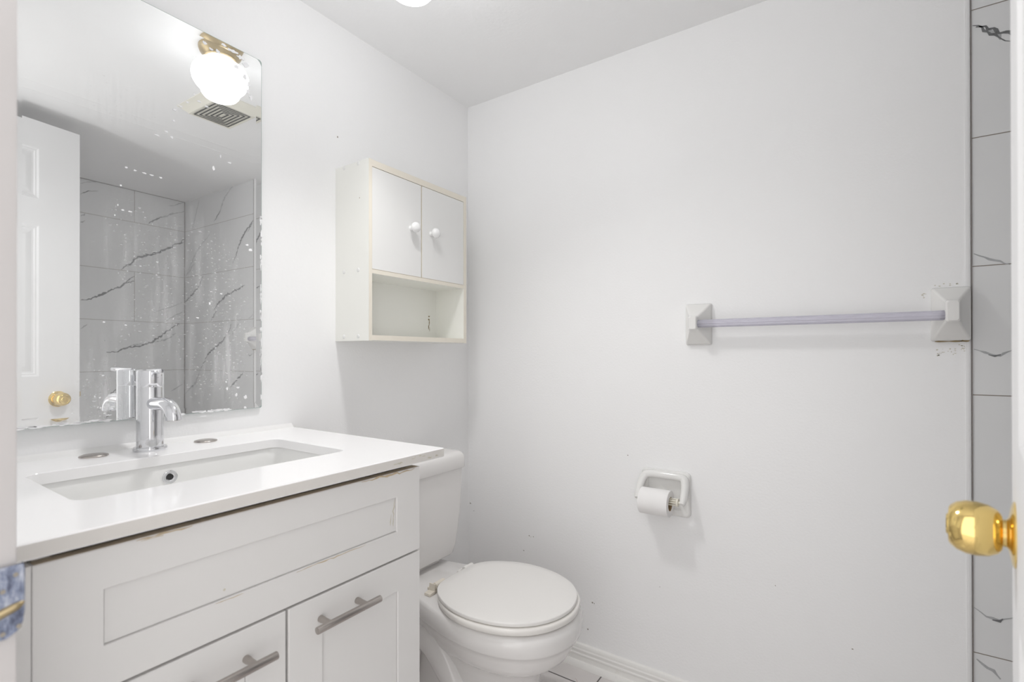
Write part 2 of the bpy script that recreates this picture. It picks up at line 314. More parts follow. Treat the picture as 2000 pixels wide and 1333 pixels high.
# ================================================================ SETTING
fl = MB(); fl.box(-0.12, XR + 0.1, -2.9, 0.12, FZ - 0.06, FZ)
fl.mi = 1
g = 0.0022; zf = FZ + 0.0004
yl = -0.098
while yl > -2.8:
    fl.quad((-0.1, yl-g, zf), (XR, yl-g, zf), (XR, yl+g, zf), (-0.1, yl+g, zf)); yl -= 0.302
xl = 0.598 - 0.302*2
while xl < XR:
    fl.quad((xl-g, -2.8, zf), (xl+g, -2.8, zf), (xl+g, 0, zf), (xl-g, 0, zf)); xl += 0.302
fl.mi = 2
for k in range(60):
    cx, cy = rnd.uniform(0.3, 1.3), rnd.uniform(-1.2, -0.05); a = rnd.uniform(0, 3.1); l = rnd.uniform(0.05, 0.16)
    ribbon(fl, [(cx, cy), (cx+l*0.5*math.cos(a), cy+l*0.5*math.sin(a)), (cx+l*math.cos(a+0.4), cy+l*math.sin(a+0.4))], 0.004, lambda p, q: (p, q, FZ+0.0002), rnd)
M['pink_vein'] = mat('pink_floor_vein', (0.62, 0.50, 0.46), 0.2, var=0.2, vscale=60)
struct(fl.build('floor', ['floor_tile', 'floor_grout', 'pink_vein'], smooth=0), 'white tiled floor with pale pink veins and dark grout')

ce = MB(); ce.box(-0.12, XR + 0.1, YO, 0.12, H, H + 0.08)
ce.mi = 0
for xx, ww in ((1.215, 0.012), (1.30, 0.008)):           # faint drywall joint ridges running along the ceiling
    ce.rings([[(xx - ww, y, H), (xx, y, H - 0.0012), (xx + ww, y, H)] for y in (-1.46, -0.9, -0.4, -0.01)], False, False, closed=False)
struct(ce.build('ceiling', ['ceil'], smooth=0), 'flat white painted ceiling')

wl = MB(); wl.box(-0.12, 0, YO, 0.12, FZ, H)
wl.mi = 1
for (y, z, r) in ((-0.628, 1.743, 0.0022),): wl.disc((0.0004, y, z), (0,1,0), (0,0,1), r, r*1.3, 10)
wl.mi = 2
struct(wl.build('wall_left', ['wall', 'speck', 'stain_soft'], smooth=0), 'white wall behind the mirror, vanity and toilet')

wb = MB(); wb.box(-0.12, XS - 0.012, 0, 0.12, FZ, H)
# rounded corner bead at the tiled recess
rr = []
for z in (FZ, 0.5, 1.0, 1.5, H):
    rr.append([(XS - 0.012, 0.0, z)] + [(XS - 0.0120 + 0.0108*math.sin(a), 0.0035 - 0.0045*math.cos(a) , z) for a in [math.radians(k*15) for k in range(0, 7)]] + [(XS - 0.0012, 0.12, z), (XS - 0.012, 0.12, z)])
wb.rings(rr)
wb.mi = 1
for (x, z, r) in ((0.296,0.393,0.0026),(0.303,0.390,0.0018),(0.314,0.393,0.0016),(0.271,0.332,0.0022),(0.555,0.214,0.003),(0.562,0.213,0.002),(0.537,0.116,0.003),(0.012,0.468,0.003),(0.03,0.44,0.002),(0.684,0.74,0.0016),(1.30,0.30,0.002),(1.12,0.42,0.0015),(0.79,0.33,0.0015)):
    wb.disc((x, -0.0004, z), (1,0,0), (0,0,1), r*rnd.uniform(.7,1.3), r*rnd.uniform(.6,1.2), 9, 0.3, rnd)
wb.mi = 2
for k in range(46):
    cx0, cz0, sx, sz, n_ = rnd.choice(((1.447, 1.219, 0.004, 0.007, 1), (1.495, 1.083, 0.022, 0.006, 1), (1.495, 1.2445, 0.028, 0.0025, 1), (1.522, 1.092, 0.008, 0.008, 1), (1.475, 1.075, 0.010, 0.006, 1)))
    wb.disc((min(cx0 + rnd.gauss(0, sx*0.6), XS - 0.014), -0.0004, cz0 + rnd.gauss(0, sz*0.6)), (1,0,0), (0,0,1), rnd.uniform(0.0006, 0.0026), rnd.uniform(0.0005, 0.0014), 8, 0.4, rnd)
struct(wb.build('wall_back', ['wall', 'speck', 'stain_soft'], smooth=0), 'white painted wall holding the towel bar and toilet paper holder')

# tiled shower recess: back part, far side and the wall that closes it towards the door
def tiles(mb, a0, a1, rows, joints, f, gw=0.0011):
    mb.mi = 1
    def band(p0, p1, q0, q1): mb.quad(f(p0, q0), f(p1, q0), f(p1, q1), f(p0, q1))
    for z in rows: band(a0, a1, z - gw, z + gw)
    for a, z0, z1 in joints: band(a - gw, a + gw, z0, z1)
ROWS = [1.8921 - 0.3045*k for k in range(7) if 1.8921 - 0.3045*k > FZ]
YB = 0.004
ws = MB(); ws.box(XS + 0.0005, XR + 0.1, YB, 0.12, FZ, H)
tiles(ws, XS + 0.001, XR, ROWS, [], lambda a, z: (a, YB - 0.0003, z))
for pts, w, k in VEINS_BACK:
    ws.mi = 3 if k else 2
    ribbon(ws, pts, w, lambda a, z: (a, YB - (0.0006 if k == 0 else 0.0005), z), rnd)
ws.mi = 4; ws.box(XS - 0.0011, XS + 0.0009, 0.001, YB + 0.01, FZ, H)  # dark strip in place of the shadow in the gap beside the tile
struct(ws.build('wall_shower', ['tile', 'grout', 'vein_dark', 'vein_soft', 'gap'], smooth=0, recalc=True), 'grey marble-look tile of the shower recess beside the towel bar')
wr = MB(); wr.box(XR, XR + 0.1, YO, 0.004, FZ, H)
J = []
for k in range(7):
    z1 = H if k == 0 else ROWS[k-1]; z0 = ROWS[k] if k < len(ROWS) else FZ
    for a in ((-0.2815, -0.886) if k % 2 == 0 else (-0.584,)): J.append((a, z0, z1))
tiles(wr, YS, 0.003, ROWS, J, lambda a, z: (XR - 0.0003, a, z))
for pts, w, k in VEINS_SIDE:
    wr.mi = 3 if k else 2
    ribbon(wr, pts, w, lambda a, z: (XR - (0.0006 if k == 0 else 0.0005), a, z), rnd)
wr.mi = 4; wr.box(XR - 0.003, XR + 0.001, -0.001, 0.0035, FZ, H)
wr.box(XR - 0.0035, XR, YS, 0.003, H - 0.003, H + 0.001)
struct(wr.build('wall_right', ['tile', 'grout', 'vein_dark', 'vein_soft', 'gap'], smooth=0), 'grey marble-look tiled far wall of the shower seen in the mirror')

wf = MB()
wf.box(-0.12, XJ - 0.018, YO, YF, FZ, H); wf.box(XH + 0.018, XR + 0.1, YO, YF, FZ, H); wf.box(XJ - 0.018, XH + 0.018, YO, YF, HD + 0.018, H)
wf.box(XS, XR, YF, YS, FZ, H)
struct(wf.build('wall_front', ['wall'], smooth=0), 'white wall with the doorway, behind the camera')

# baseboard of the back wall with its shoe moulding
def profile_x(mb, prof, x0, x1):
    mb.rings([[(x, -d, FZ + h) for d, h in prof] for x in (x0, x1)])
bb = MB()
profile_x(bb, [(0,0),(0.011,0),(0.011,0.036),(0.0135,0.039),(0.0135,0.043),(0.011,0.046),(0.011,0.050),(0.0125,0.053),(0.0125,0.057),(0.010,0.061),(0.010,0.068),(0.0075,0.073),(0.004,0.075),(0,0.076)], 0.0, XS - 0.004)
profile_x(bb, [(0.010,0),(0.024,0),(0.0235,0.006),(0.021,0.013),(0.017,0.018),(0.0105,0.020)], 0.0, XS - 0.004)
struct(bb.build('baseboard_back', 'trim', smooth=30), 'moulded white baseboard with stained shoe moulding')
bl = MB()
bl.rings([[(d, y, FZ + h) for d, h in [(0,0),(0.011,0),(0.011,0.060),(0.0075,0.073),(0,0.076)]] for y in (-0.82, -0.026)])
struct(bl.build('baseboard_left', 'trim', smooth=30), 'white baseboard behind the toilet')

# door jambs and head
tj = MB(); tj.box(XJ - 0.018, XJ, YO, YF - 0.0022, FZ, HD, 0.0015); tj.box(XJ, XJ + 0.011, YO + 0.02, YF - 0.050, FZ, HD - 0.011, 0.0015)
trim1 = struct(tj.build('trim_1', 'jamb', smooth=35, origin=(XJ, -1.527, FZ)), 'white painted door jamb at the latch side of the doorway')
sp = MB()
# curved lip of the strike plate: D-shaped face wrapped round the jamb edge
prof = []
for a in range(0, 8):
    t = a/7
    prof.append((XJ + 0.0022 + 0.0030*math.sin(t*1.5), YF - 0.034 + t*0.034 + (0.001 if t == 1 else 0)))
prof.append((XJ + 0.0025, YF + 0.0025)); prof.append((XJ - 0.001, YF + 0.0030))
zc0, zc1 = 0.8330, 0.8945
rings = []
for z in [zc1 - 0.0005, zc1 - 0.002, zc1 - 0.005] + [zc1 - 0.005 - k*(zc1 - zc0 - 0.005)/14 for k in range(1, 15)]:
    f_ = min(1.0, max(0.0, (z - zc0)/0.026)); lim = YF - 0.010 + 0.0130*math.sqrt(max(0, 1-(1-f_)**2))
    if z > zc1 - 0.004: lim = YF + 0.0015
    rings.append([(x, min(y, lim), z) for x, y in prof] + [(x - 0.0016, min(y, lim) , z) for x, y in prof[::-1]])
sp.rings(rings)
for zz in (0.842, 0.8395): pass
strike = sp.build('strike_plate', 'strike', trim1); strike['label'] = 'chipped blue-grey strike plate'
hb = MB()
hb.tube([(XJ + 0.0040, YF - 0.030, 0.8505), (XJ + 0.0046, YF - 0.016, 0.8545), (XJ + 0.0050, YF - 0.004, 0.8585), (XJ + 0.0036, YF + 0.0015, 0.861)], [0.0042, 0.0042, 0.0036, 0.0012], 10)
o = hb.build('latch_hole', 'brass_dull', strike); o['label'] = 'worn brass edge of the latch hole'
scw = MB()
for y, z in ((YF - 0.012, 0.838), (YF - 0.002, 0.841), (YF - 0.004, 0.886), (YF-0.012, 0.874)): scw.disc((XJ + 0.0056, y, z), (0,1,0), (0,0,1), 0.0018, 0.002, 10)
scw.build('screw', 'speck', strike, recalc=False)
tk = MB(); tk.box(XH, XH + 0.018, YO, YF, FZ, HD, 0.0015); tk.box(XH - 0.011, XH, YO + 0.02, YF - 0.050, FZ, HD - 0.011, 0.0015)
struct(tk.build('trim_2', 'jamb', smooth=35, origin=(XH, -1.527, FZ)), 'white painted door jamb at the hinge side')
th = MB(); th.box(XJ - 0.018, XH + 0.018, YO, YF, HD, HD + 0.018, 0.0015); th.box(XJ + 0.011, XH - 0.011, YO + 0.02, YF - 0.050, HD - 0.011, HD, 0.0015)
struct(th.build('trim_3', 'jamb', smooth=35, origin=(1.0, -1.527, HD)), 'white painted head of the door frame')
ck = MB()
ck.rings([[(0.0, y, 0.8736), (0.010, y, 0.8736), (0.0075, y, 0.8765), (0.0035, y, 0.8795), (0.0, y, 0.884)] for y in (YF, -1.2, -1.0, -0.779)])
struct(ck.build('trim_4', 'caulk', smooth=60), 'white caulk bead between countertop and wall')

# ================================================================ DOOR (opens into the room)
E0 = Vector((1.4474, -0.8168, 0)); DD = Vector((0.0308, 0.195, 0)).normalized(); NN = Vector((-DD.y, DD.x, 0))
LD, TD, DZ0, DZ1 = 0.645, 0.035, 0.0, 2.0197
def dp(s, d, z): return E0 + DD*s + NN*d + Vector((0,0,z))       # s along the door (<0 towards the hinge), d out of its face
hinge = dp(-LD, 0, DZ0)
door = thing('door_1', 'white six-panel door standing open with a polished brass knob', 'door', tuple(hinge))
door['kind'] = 'structure'
sl = MB()
def six(cols, rows_, sgn, d0):
    """door face with sunk moulded panels"""
    ss = sorted({-LD, 0.0} | {c for cc in cols for c in cc}); zz = sorted({DZ0, DZ1} | {r for rr_ in rows_ for r in rr_})
    for i in range(len(ss)-1):
        for j in range(len(zz)-1):
            a0, a1, b0, b1 = ss[i], ss[i+1], zz[j], zz[j+1]
            if (a0, a1) in cols and (b0, b1) in rows_:
                lv = [(0, 0), (0.006, -0.004), (0.011, -0.004), (0.014, -0.008), (0.020, -0.0085), (0.040, -0.002), (0.042, -0.002)]
                R = [[dp(a0+k, d0+sgn*d, b0+k), dp(a1-k, d0+sgn*d, b0+k), dp(a1-k, d0+sgn*d, b1-k), dp(a0+k, d0+sgn*d, b1-k)] for k, d in lv]
                sl.rings(R, cap0=False, cap1=True)
            else:
                sl.quad(dp(a0, d0, b0), dp(a1, d0, b0), dp(a1, d0, b1), dp(a0, d0, b1))
cols = [(-0.138 - 0.150, -0.138), (-LD + 0.112, -LD + 0.112 + 0.150)]
rows_ = [(0.22, 0.824), (0.990, 1.597), (1.706, 1.909)]
six(cols, rows_, 1, 0.0); six(cols, rows_, -1, -TD)
for a, b_ in (((-LD, DZ0), (0, DZ0)), ((0, DZ0), (0, DZ1)), ((0, DZ1), (-LD, DZ1)), ((-LD, DZ1), (-LD, DZ0))):
    sl.quad(dp(a[0], 0, a[1]), dp(b_[0], 0, b_[1]), dp(b_[0], -TD, b_[1]), dp(a[0], -TD, a[1]))
bmesh.ops.remove_doubles(sl.bm, verts=sl.bm.verts[:], dist=1e-5)
sl.build('slab', 'door', door, smooth=20)
def knob(name, sgn, d0, z, lab):
    k = MB(); c = dp(-0.075, d0, z)
    k.lathe([(0.0325,0.0),(0.0325,0.0012),(0.030,0.0026),(0.022,0.0040),(0.0160,0.0052),(0.0135,0.0066),(0.0135,0.0096)], c, NN*sgn, 48)
    k.lathe([(0.012,0.0088),(0.0175,0.0096),(0.0218,0.0125),(0.0258,0.0195),(0.0276,0.0285),(0.0272,0.0370),(0.0248,0.0440),(0.0208,0.0490),(0.0182,0.0505),(0.0172,0.0498),(0.0120,0.0496)], c, NN*sgn, 48)
    o = k.build(name, 'brass', door, smooth=40); o['label'] = lab
    b2 = MB(); b2.lathe([(0.0115,0.0490),(0.0115,0.0510),(0.010,0.0525),(0.0070,0.0525),(0.0062,0.0512),(0.0030,0.0512)], c, NN*sgn, 32)
    b2.build('turn_button', 'brass', o)
    return o
knob('door_knob', 1, 0.0, 0.8935, 'polished brass knob facing the vanity')
knob('door_knob', -1, -TD, 0.8935, 'polished brass knob facing the shower')
lt = MB()
lt.rings([[dp(-0.001, -0.0115, z), dp(0.010, -0.0115, z), dp(0.004, -0.0235, z), dp(-0.001, -0.0235, z)] for z in (0.898, 0.919)])
o = lt.build('latch_bolt', 'brass_dull', door, smooth=0); o['label'] = 'small brass latch bolt'
lp = MB(); lp.rings([[dp(-0.0002, -0.005, z), dp(0.0010, -0.005, z), dp(0.0010, -0.030, z), dp(-0.0002, -0.030, z)] for z in (0.880, 0.937)])
lp.build('latch_plate', 'brass_dull', door, smooth=0)
for z in (0.20, 1.02, 1.82):
    hg = MB(); hg.cyl(dp(-LD - 0.004, 0.006, z), dp(-LD - 0.004, 0.006, z + 0.089), 0.006, 16, 0.001)
    hg.build('hinge', 'brass_dull', door)

# ================================================================ MIRROR
MD = 0.01739; P0 = Vector((0.006, -0.75, 0)); MN = Vector((math.cos(MD), math.sin(MD), 0)); MT = Vector((-math.sin(MD), math.cos(MD), 0))
def mp(y, z, d=0.0): return P0 + MT*((y + 0.75)/math.cos(MD)) + MN*d + Vector((0,0,z))
Y0, Y1, Z0, Z1, CUT, BV, RISE = -1.348, -0.8713, 0.9368, 1.8545, 0.0115, 0.0140, 0.0003
mir = MB()
def outl(i, d):
    c = CUT if i == 0 else CUT*0.45
    a = [(Y0+i, Z0+i), (Y1-i-c*0.5, Z0+i), (Y1-i, Z0+i+c*0.5), (Y1-i, Z1-i-c*1.2), (Y1-i-c*0.4, Z1-i-c*0.45), (Y1-i-c, Z1-i), (Y0+i, Z1-i)]
    return [mp(y, z, d) for y, z in a]
bk = [Vector((0.0, p.y, p.z)) for p in outl(-0.0009, 0)]
mir.rings([outl(BV, 0.0), outl(0, RISE)], cap0=True, cap1=False)
mir.mi = 2; mir.rings([outl(0, RISE), outl(-0.0009, RISE), bk], cap0=False, cap1=True)
mir.mi = 1
for (y, z, a, b_) in BLOBS:
    mir.disc(mp(y, z, 0.0006), MT, (0,0,1), a*0.62, b_*0.62, 14, 0.35, rnd)
for k in range(26):   # dried paint along the lower and right edges
    y = rnd.uniform(-1.36, -0.90); mir.disc(mp(y, Z0 + rnd.uniform(0, 0.0035), 0.0009), MT, (0,0,1), rnd.uniform(0.004, 0.014), rnd.uniform(0.0012, 0.003), 12, 0.4, rnd)
for k in range(30):
    z = rnd.uniform(0.96, 1.45); mir.disc(mp(Y1 - rnd.uniform(0, 0.002), z, 0.0009), MT, (0,0,1), rnd.uniform(0.001, 0.0028), rnd.uniform(0.003, 0.014), 12, 0.4, rnd)
mo = mir.build('wall_mirror', ['mirror', 'scale', 'glass_edge'], smooth=0, origin=tuple(mp(-1.15, 0.9368)))
mo['label'] = 'frameless wall mirror with clipped corners and white water spots above the vanity'; mo['category'] = 'mirror'

# ================================================================ VANITY
VX, VY0, VY1 = 0.553, -1.4316, -0.8345
van = thing('vanity_cabinet', 'white shaker vanity cabinet with worn edges under the countertop', 'cabinet', (0.27, -1.13, FZ))
c = MB()
c.box(0.001, 0.5345, VY0 + 0.003, VY0 + 0.019, FZ, 0.8530); c.box(0.001, 0.5345, VY1 - 0.019, VY1 - 0.003, FZ, 0.8425); c.box(0.001, 0.40, VY1 - 0.019, VY1 - 0.003, 0.8425, 0.8535)
c.box(0.001, 0.012, VY0 + 0.019, VY1 - 0.019, FZ, 0.70); c.box(0.001, 0.5345, VY0 + 0.019, VY1 - 0.019, 0.085, 0.101)
c.box(0.470, 0.486, VY0 + 0.019, VY1 - 0.019, FZ, 0.085); c.box(0.5165, 0.5345, VY0 + 0.019, VY1 - 0.019, 0.790, 0.8280)
c.box(0.456, 0.468, VY0 + 0.019, VY1 - 0.019, 0.70, 0.8530)
c.box(0.50, 0.5515, -1.4690, VY0 - 0.0006, FZ, 0.8420)
c.box(0.5165, 0.5345, VY0 + 0.019, VY1 - 0.019, 0.640, 0.690)
c.build('carcass', 'cab', van, smooth=0)
def shaker(mb, y0, y1, z0, z1, sy, sz, x0=0.535, x1=VX, rec=0.0040):
    a = 0.0012
    R = [[(x0, y0, z0), (x0, y1, z0), (x0, y1, z1), (x0, y0, z1)],
         [(x1-a, y0, z0), (x1-a, y1, z0), (x1-a, y1, z1), (x1-a, y0, z1)],
         [(x1, y0+a, z0+a), (x1, y1-a, z0+a), (x1, y1-a, z1-a), (x1, y0+a, z1-a)]]
    k = lambda d, e: [(x1-d, y0+sy[0]+e, z0+sz[0]+e), (x1-d, y1-sy[1]-e, z0+sz[0]+e), (x1-d, y1-sy[1]-e, z1-sz[1]-e), (x1-d, y0+sy[0]+e, z1-sz[1]-e)]
    R += [k(0, 0), k(0.0008, 0.0006), k(rec + 0.0030, 0.0008), k(rec + 0.0030, 0.0018), k(rec, 0.0018)]
    mb.rings(R)
df_ = MB(); shaker(df_, VY0, VY1, 0.6700, 0.8420, (0.0634, 0.0628), (0.0525, 0.0498))
df_.mi = 1
yz = lambda y, z: (VX + 0.0003, y, z)
ribbon(df_, [(-1.115, 0.7213), (-1.085, 0.7215), (-1.02, 0.7216), (-0.975, 0.7219)], 0.0018, yz, rnd)
ribbon(df_, [(-1.24, 0.7213), (-1.20, 0.7214)], 0.001, yz, rnd)
ribbon(df_, [(-0.985, 0.8403), (-0.93, 0.8398), (-0.885, 0.8385), (-0.850, 0.8395)], 0.0028, yz, rnd, 0.9, 0.006)
ribbon(df_, [(-1.335, 0.8408), (-1.27, 0.8405)], 0.0020, yz, rnd, 0.9, 0.006)
ribbon(df_, [(-1.330, 0.8385), (-1.305, 0.838)], 0.0012, yz, rnd, 0.9, 0.006)
df_.mi = 2
ribbon(df_, [(-0.905, 0.735), (-0.904, 0.765), (-0.9005, 0.788)], 0.003, lambda y, z: (VX - 0.0038, y, z), rnd, 0.7, 0.006)
ribbon(df_, [(-0.912, 0.738), (-0.909, 0.76)], 0.002, lambda y, z: (VX - 0.0038, y, z), rnd, 0.7, 0.006)
df_.disc((VX - 0.0037, -1.226, 0.735), (0,1,0), (0,0,1), 0.0018, 0.0018)
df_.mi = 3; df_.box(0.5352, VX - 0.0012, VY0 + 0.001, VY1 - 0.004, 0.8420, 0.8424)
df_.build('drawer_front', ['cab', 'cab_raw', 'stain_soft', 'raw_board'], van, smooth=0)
def vdoor(y0, y1, sy, hy0, hy1, py, hz, lab):
    d = MB(); shaker(d, y0, y1, 0.10, 0.6660, sy, (0.062, 0.0612))
    o = d.build('door', 'cab', van, smooth=0); o['label'] = lab
    h = MB(); xb = VX + 0.0295
    h.cyl((xb, hy0, hz), (xb, hy1, hz), 0.0061, 28, 0.0010)
    hh = h.build('handle', 'nickel', o, smooth=30)
    for y in py:
        p = MB(); p.lathe([(0.0058, 0), (0.0058, 0.006), (0.0050, 0.012), (0.0050, 0.026)], (VX + 0.0001, y, hz), (1, 0, 0), 24)
        p.build('handle_post', 'nickel', o, smooth=30)
vdoor(-1.1285, VY1, (0.0615, 0.0600), -1.0975, -0.9655, (-1.0705, -0.9945), 0.6265, 'right shaker door with a bar handle')
vdoor(VY0, -1.1330, (0.0615, 0.0622), -1.297, -1.165, (-1.272, -1.1965), 0.6215, 'left shaker door with a bar handle')

# ---------------------------------------------------------------- countertop
CT0, CT1, CXF, CY0, CY1 = 0.8537, 0.8736, 0.5697, -1.4685, -0.7781
CUTO = (0.155, 0.4205, -1.3600, -0.9150)
ct = MB(); bm = ct.bm
def fillring(outer, inner, flip):
    vo = [bm.verts.new(p) for p in outer]; vi = [bm.verts.new(p) for p in inner]
    es = [bm.edges.new((v[i], v[(i+1) % len(v)])) for v in (vo, vi) for i in range(len(v))]
    r = bmesh.ops.triangle_fill(bm, use_beauty=True, use_dissolve=False, edges=es)
    return vo, vi
a = 0.0018
def orect(i, z): return [(0.0, CY0+i, z), (CXF-i, CY0+i, z), (CXF-i, CY1-i, z), (0.0, CY1-i, z)]
inr = lambda z, i=0: rrect(CUTO[0]-i, CUTO[1]+i, CUTO[2]-i, CUTO[3]+i, 0.022+i, z, 8)
v1, i1 = fillring(orect(a, CT1), inr(CT1, 0.0008), False)
v0, i0 = fillring(orect(a, CT0), inr(CT0), True)
m1 = [bm.verts.new(p) for p in orect(0, CT1 - a)]; m0 = [bm.verts.new(p) for p in orect(0, CT0 + a)]
n1 = [bm.verts.new(p) for p in inr(CT1 - 0.001)]
def strip(A, B, mi=0):
    for i in range(len(A)):
        j = (i+1) % len(A)
        f = bm.faces.new([A[i], A[j], B[j], B[i]]); f.material_index = mi
strip(v1, m1); strip(m1, m0, 1); strip(m0, v0); strip(i1, n1); strip(n1, i0)
ct.mi = 2
for k in range(9):
    y = rnd.uniform(-0.93, -0.80); ct.disc((CXF + 0.0002, y, rnd.uniform(CT0 + 0.004, CT1 - 0.005)), (0,1,0), (0,0,1), rnd.uniform(0.001, 0.007), rnd.uniform(0.0006, 0.002), 10, 0.5, rnd)
cto = ct.build('countertop', ['quartz', 'quartz_edge', 'stain_soft'], smooth=30, origin=(0.28, -1.12, CT0))
cto['label'] = 'white quartz countertop slab on the vanity cabinet'; cto['category'] = 'countertop'

# ---------------------------------------------------------------- sink basin
sk = thing('sink_basin', 'white rectangular undermount basin set in the quartz countertop', 'sink', (0.2875, -1.1375, 0.735))
b = MB()
def br(i, r, z): return rrect(CUTO[0]-i, CUTO[1]+i, CUTO[2]-i, CUTO[3]+i, r, z, 8)
b.rings([br(0.020, 0.03, CT0 - 0.012), br(0.020, 0.03, CT0 - 0.0003), br(0.0045, 0.026, CT0 - 0.0003), br(0.0030, 0.026, CT0 - 0.0025), br(0.002, 0.026, CT0 - 0.03), br(-0.003, 0.028, CT0 - 0.085), br(-0.010, 0.032, CT0 - 0.103), br(-0.024, 0.040, CT0 - 0.113), br(-0.060, 0.045, CT0 - 0.116), br(-0.10, 0.02, CT0 - 0.118)], cap0=False)
b.rings([br(0.020, 0.03, CT0 - 0.012), br(0.012, 0.03, CT0 - 0.02), br(0.010, 0.03, CT0 - 0.09), br(0.0, 0.04, CT0 - 0.122), br(-0.06, 0.045, CT0 - 0.126)], cap0=False)
b.build('bowl', 'ceramic', sk, smooth=50, recalc=True)
ov = MB(); oc = (CUTO[0] - 0.0022, -1.1415, 0.8268)
ov.lathe([(0.0135, 0), (0.0135, 0.0015), (0.0120, 0.0026), (0.0082, 0.0026), (0.0066, 0.0012), (0.0066, 0.0003)], oc, (1, 0, 0), 32)
o = ov.build('overflow_ring', 'chrome_spotted', sk); o['label'] = 'chrome overflow ring'
oh = MB(); oh.lathe([(0.0062, 0.0), (0.0062, 0.0008)], oc, (1, 0, 0), 24); oh.build('overflow_hole', 'dark', o)
dr = MB(); dr.lathe([(0.022, 0), (0.022, 0.002), (0.018, 0.003), (0.014, 0.0005), (0.003, 0.004)], (0.2875, -1.1375, CT0 - 0.118), (0,0,1), 32); dr.build('drain', 'chrome', sk)

# ---------------------------------------------------------------- faucet
fx, fy, fz = 0.0650, -1.1445, CT1
fa = thing('faucet', 'chrome single-lever faucet with a curved spout behind the basin', 'faucet', (fx, fy, fz))
q = MB(); q.lathe([(0.0300, 0), (0.0305, 0.001), (0.0305, 0.0055), (0.0295, 0.0070), (0.0245, 0.0072)], (fx, fy, fz), (0,0,1), 56); q.build('base', 'chrome_spotted', fa)
q = MB(); q.lathe([(0.0242, 0.0070), (0.0242, 0.1330), (0.0236, 0.1342)], (fx, fy, fz), (0,0,1), 56); q.build('body', 'chrome_spotted', fa)
q = MB(); q.lathe([(0.0234, 0.1338), (0.0242, 0.1355), (0.0242, 0.1672), (0.0232, 0.1688), (0.0100, 0.1692)], (fx, fy, fz), (0,0,1), 56); q.build('cap', 'chrome', fa)
q = MB(); q.cyl((fx - 0.012, fy + 0.001, 1.0410), (fx + 0.0725, fy - 0.007, 1.0424), 0.0050, 24, 0.0008); q.build('lever', 'chrome', fa)
q = MB(); q.tube([(fx + 0.015, fy, 0.9725), (fx + 0.045, fy, 0.9742), (fx + 0.078, fy, 0.9740), (fx + 0.100, fy, 0.9665), (fx + 0.1115, fy, 0.9530), (fx + 0.1130, fy, 0.9445)], 0.0137, 32)
o = q.build('spout', 'chrome', fa, smooth=50)
q = MB(); q.cyl((fx + 0.1131, fy, 0.9435), (fx + 0.1130, fy, 0.9450), 0.0112, 24); q.build('aerator', 'nickel', o)
for y, lab in ((-1.2366, 'brushed metal disc covering the tap hole left of the faucet'), (-1.0285, 'brushed metal disc covering the tap hole right of the faucet')):
    q = MB(); q.lathe([(0.0235, 0), (0.0238, 0.0012), (0.0228, 0.0026), (0.0180, 0.0040), (0.0090, 0.0048), (0.0010, 0.0050)], (0.0527, y, CT1), (0,0,1), 48)
    o = q.build('tap_hole_cover', 'nickel', smooth=60, origin=(0.0527, y, CT1)); o['label'] = lab; o['category'] = 'hole cover'; o['group'] = 'tap hole covers on the countertop'

# ================================================================ WALL CABINET
CX, Y0c, Y1c, Z0c, Z1c = 0.1535, -0.6355, -0.1970, 1.1165, 1.6428
wc = thing('wall_cabinet', 'small aged white wall cabinet with two doors and an open shelf above the toilet', 'cabinet', (0.0, -0.416, Z0c))
def panel(name, y0, y1, z0, z1, m, x0=0.0, x1=CX, label=None, extra=None):
    p = MB(); p.box(x0, x1 - 0.0006, y0, y1, z0, z1); p.mi = 1; p.box(x1 - 0.0006, x1, y0, y1, z0, z1)
    if extra: p.mi = 2; extra(p)
    o = p.build(name, [m, 'edgeband', 'stain'], wc, smooth=0)
    if label: o['label'] = label
    return o
def ex(p):
    p.disc((0.1125, Y0c - 0.0003, 1.5344), (1,0,0), (0,0,1), 0.0012, 0.0020, 10)
sp0 = panel('side_panel', Y0c, Y0c + 0.0115, Z0c, Z1c, 'laminate_side', extra=ex)
sp1 = panel('side_panel', Y1c - 0.0145, Y1c, Z0c, Z1c, 'laminate_side')
panel('top_panel', Y0c + 0.0115, Y1c - 0.0145, 1.6225, Z1c - 0.001, 'laminate_side')
panel('shelf', Y0c + 0.0115, Y1c - 0.0145, 1.3118, 1.3236, 'laminate_side')
panel('bottom_panel', Y0c + 0.0115, Y1c - 0.0145, Z0c + 0.001, 1.1325, 'laminate_side')
def ex2(p):
    for y, z, a_, b_ in ((-0.2496, 1.2035, 0.004, 0.004), (-0.2500, 1.2150, 0.004, 0.003), (-0.2485, 1.192, 0.002, 0.010), (-0.2515, 1.176, 0.0018, 0.010), (-0.247, 1.168, 0.0012, 0.006)):
        p.disc((0.0204, y, z), (0,1,0), (0,0,1), a_, b_, 12, 0.4, rnd)
pb = MB(); pb.box(0.014, 0.020, Y0c + 0.0115, Y1c - 0.0145, 1.1325, 1.6225); pb.mi = 2; ex2(pb)
pb.build('back_panel', ['laminate_side', 'edgeband', 'stain'], wc, smooth=0)
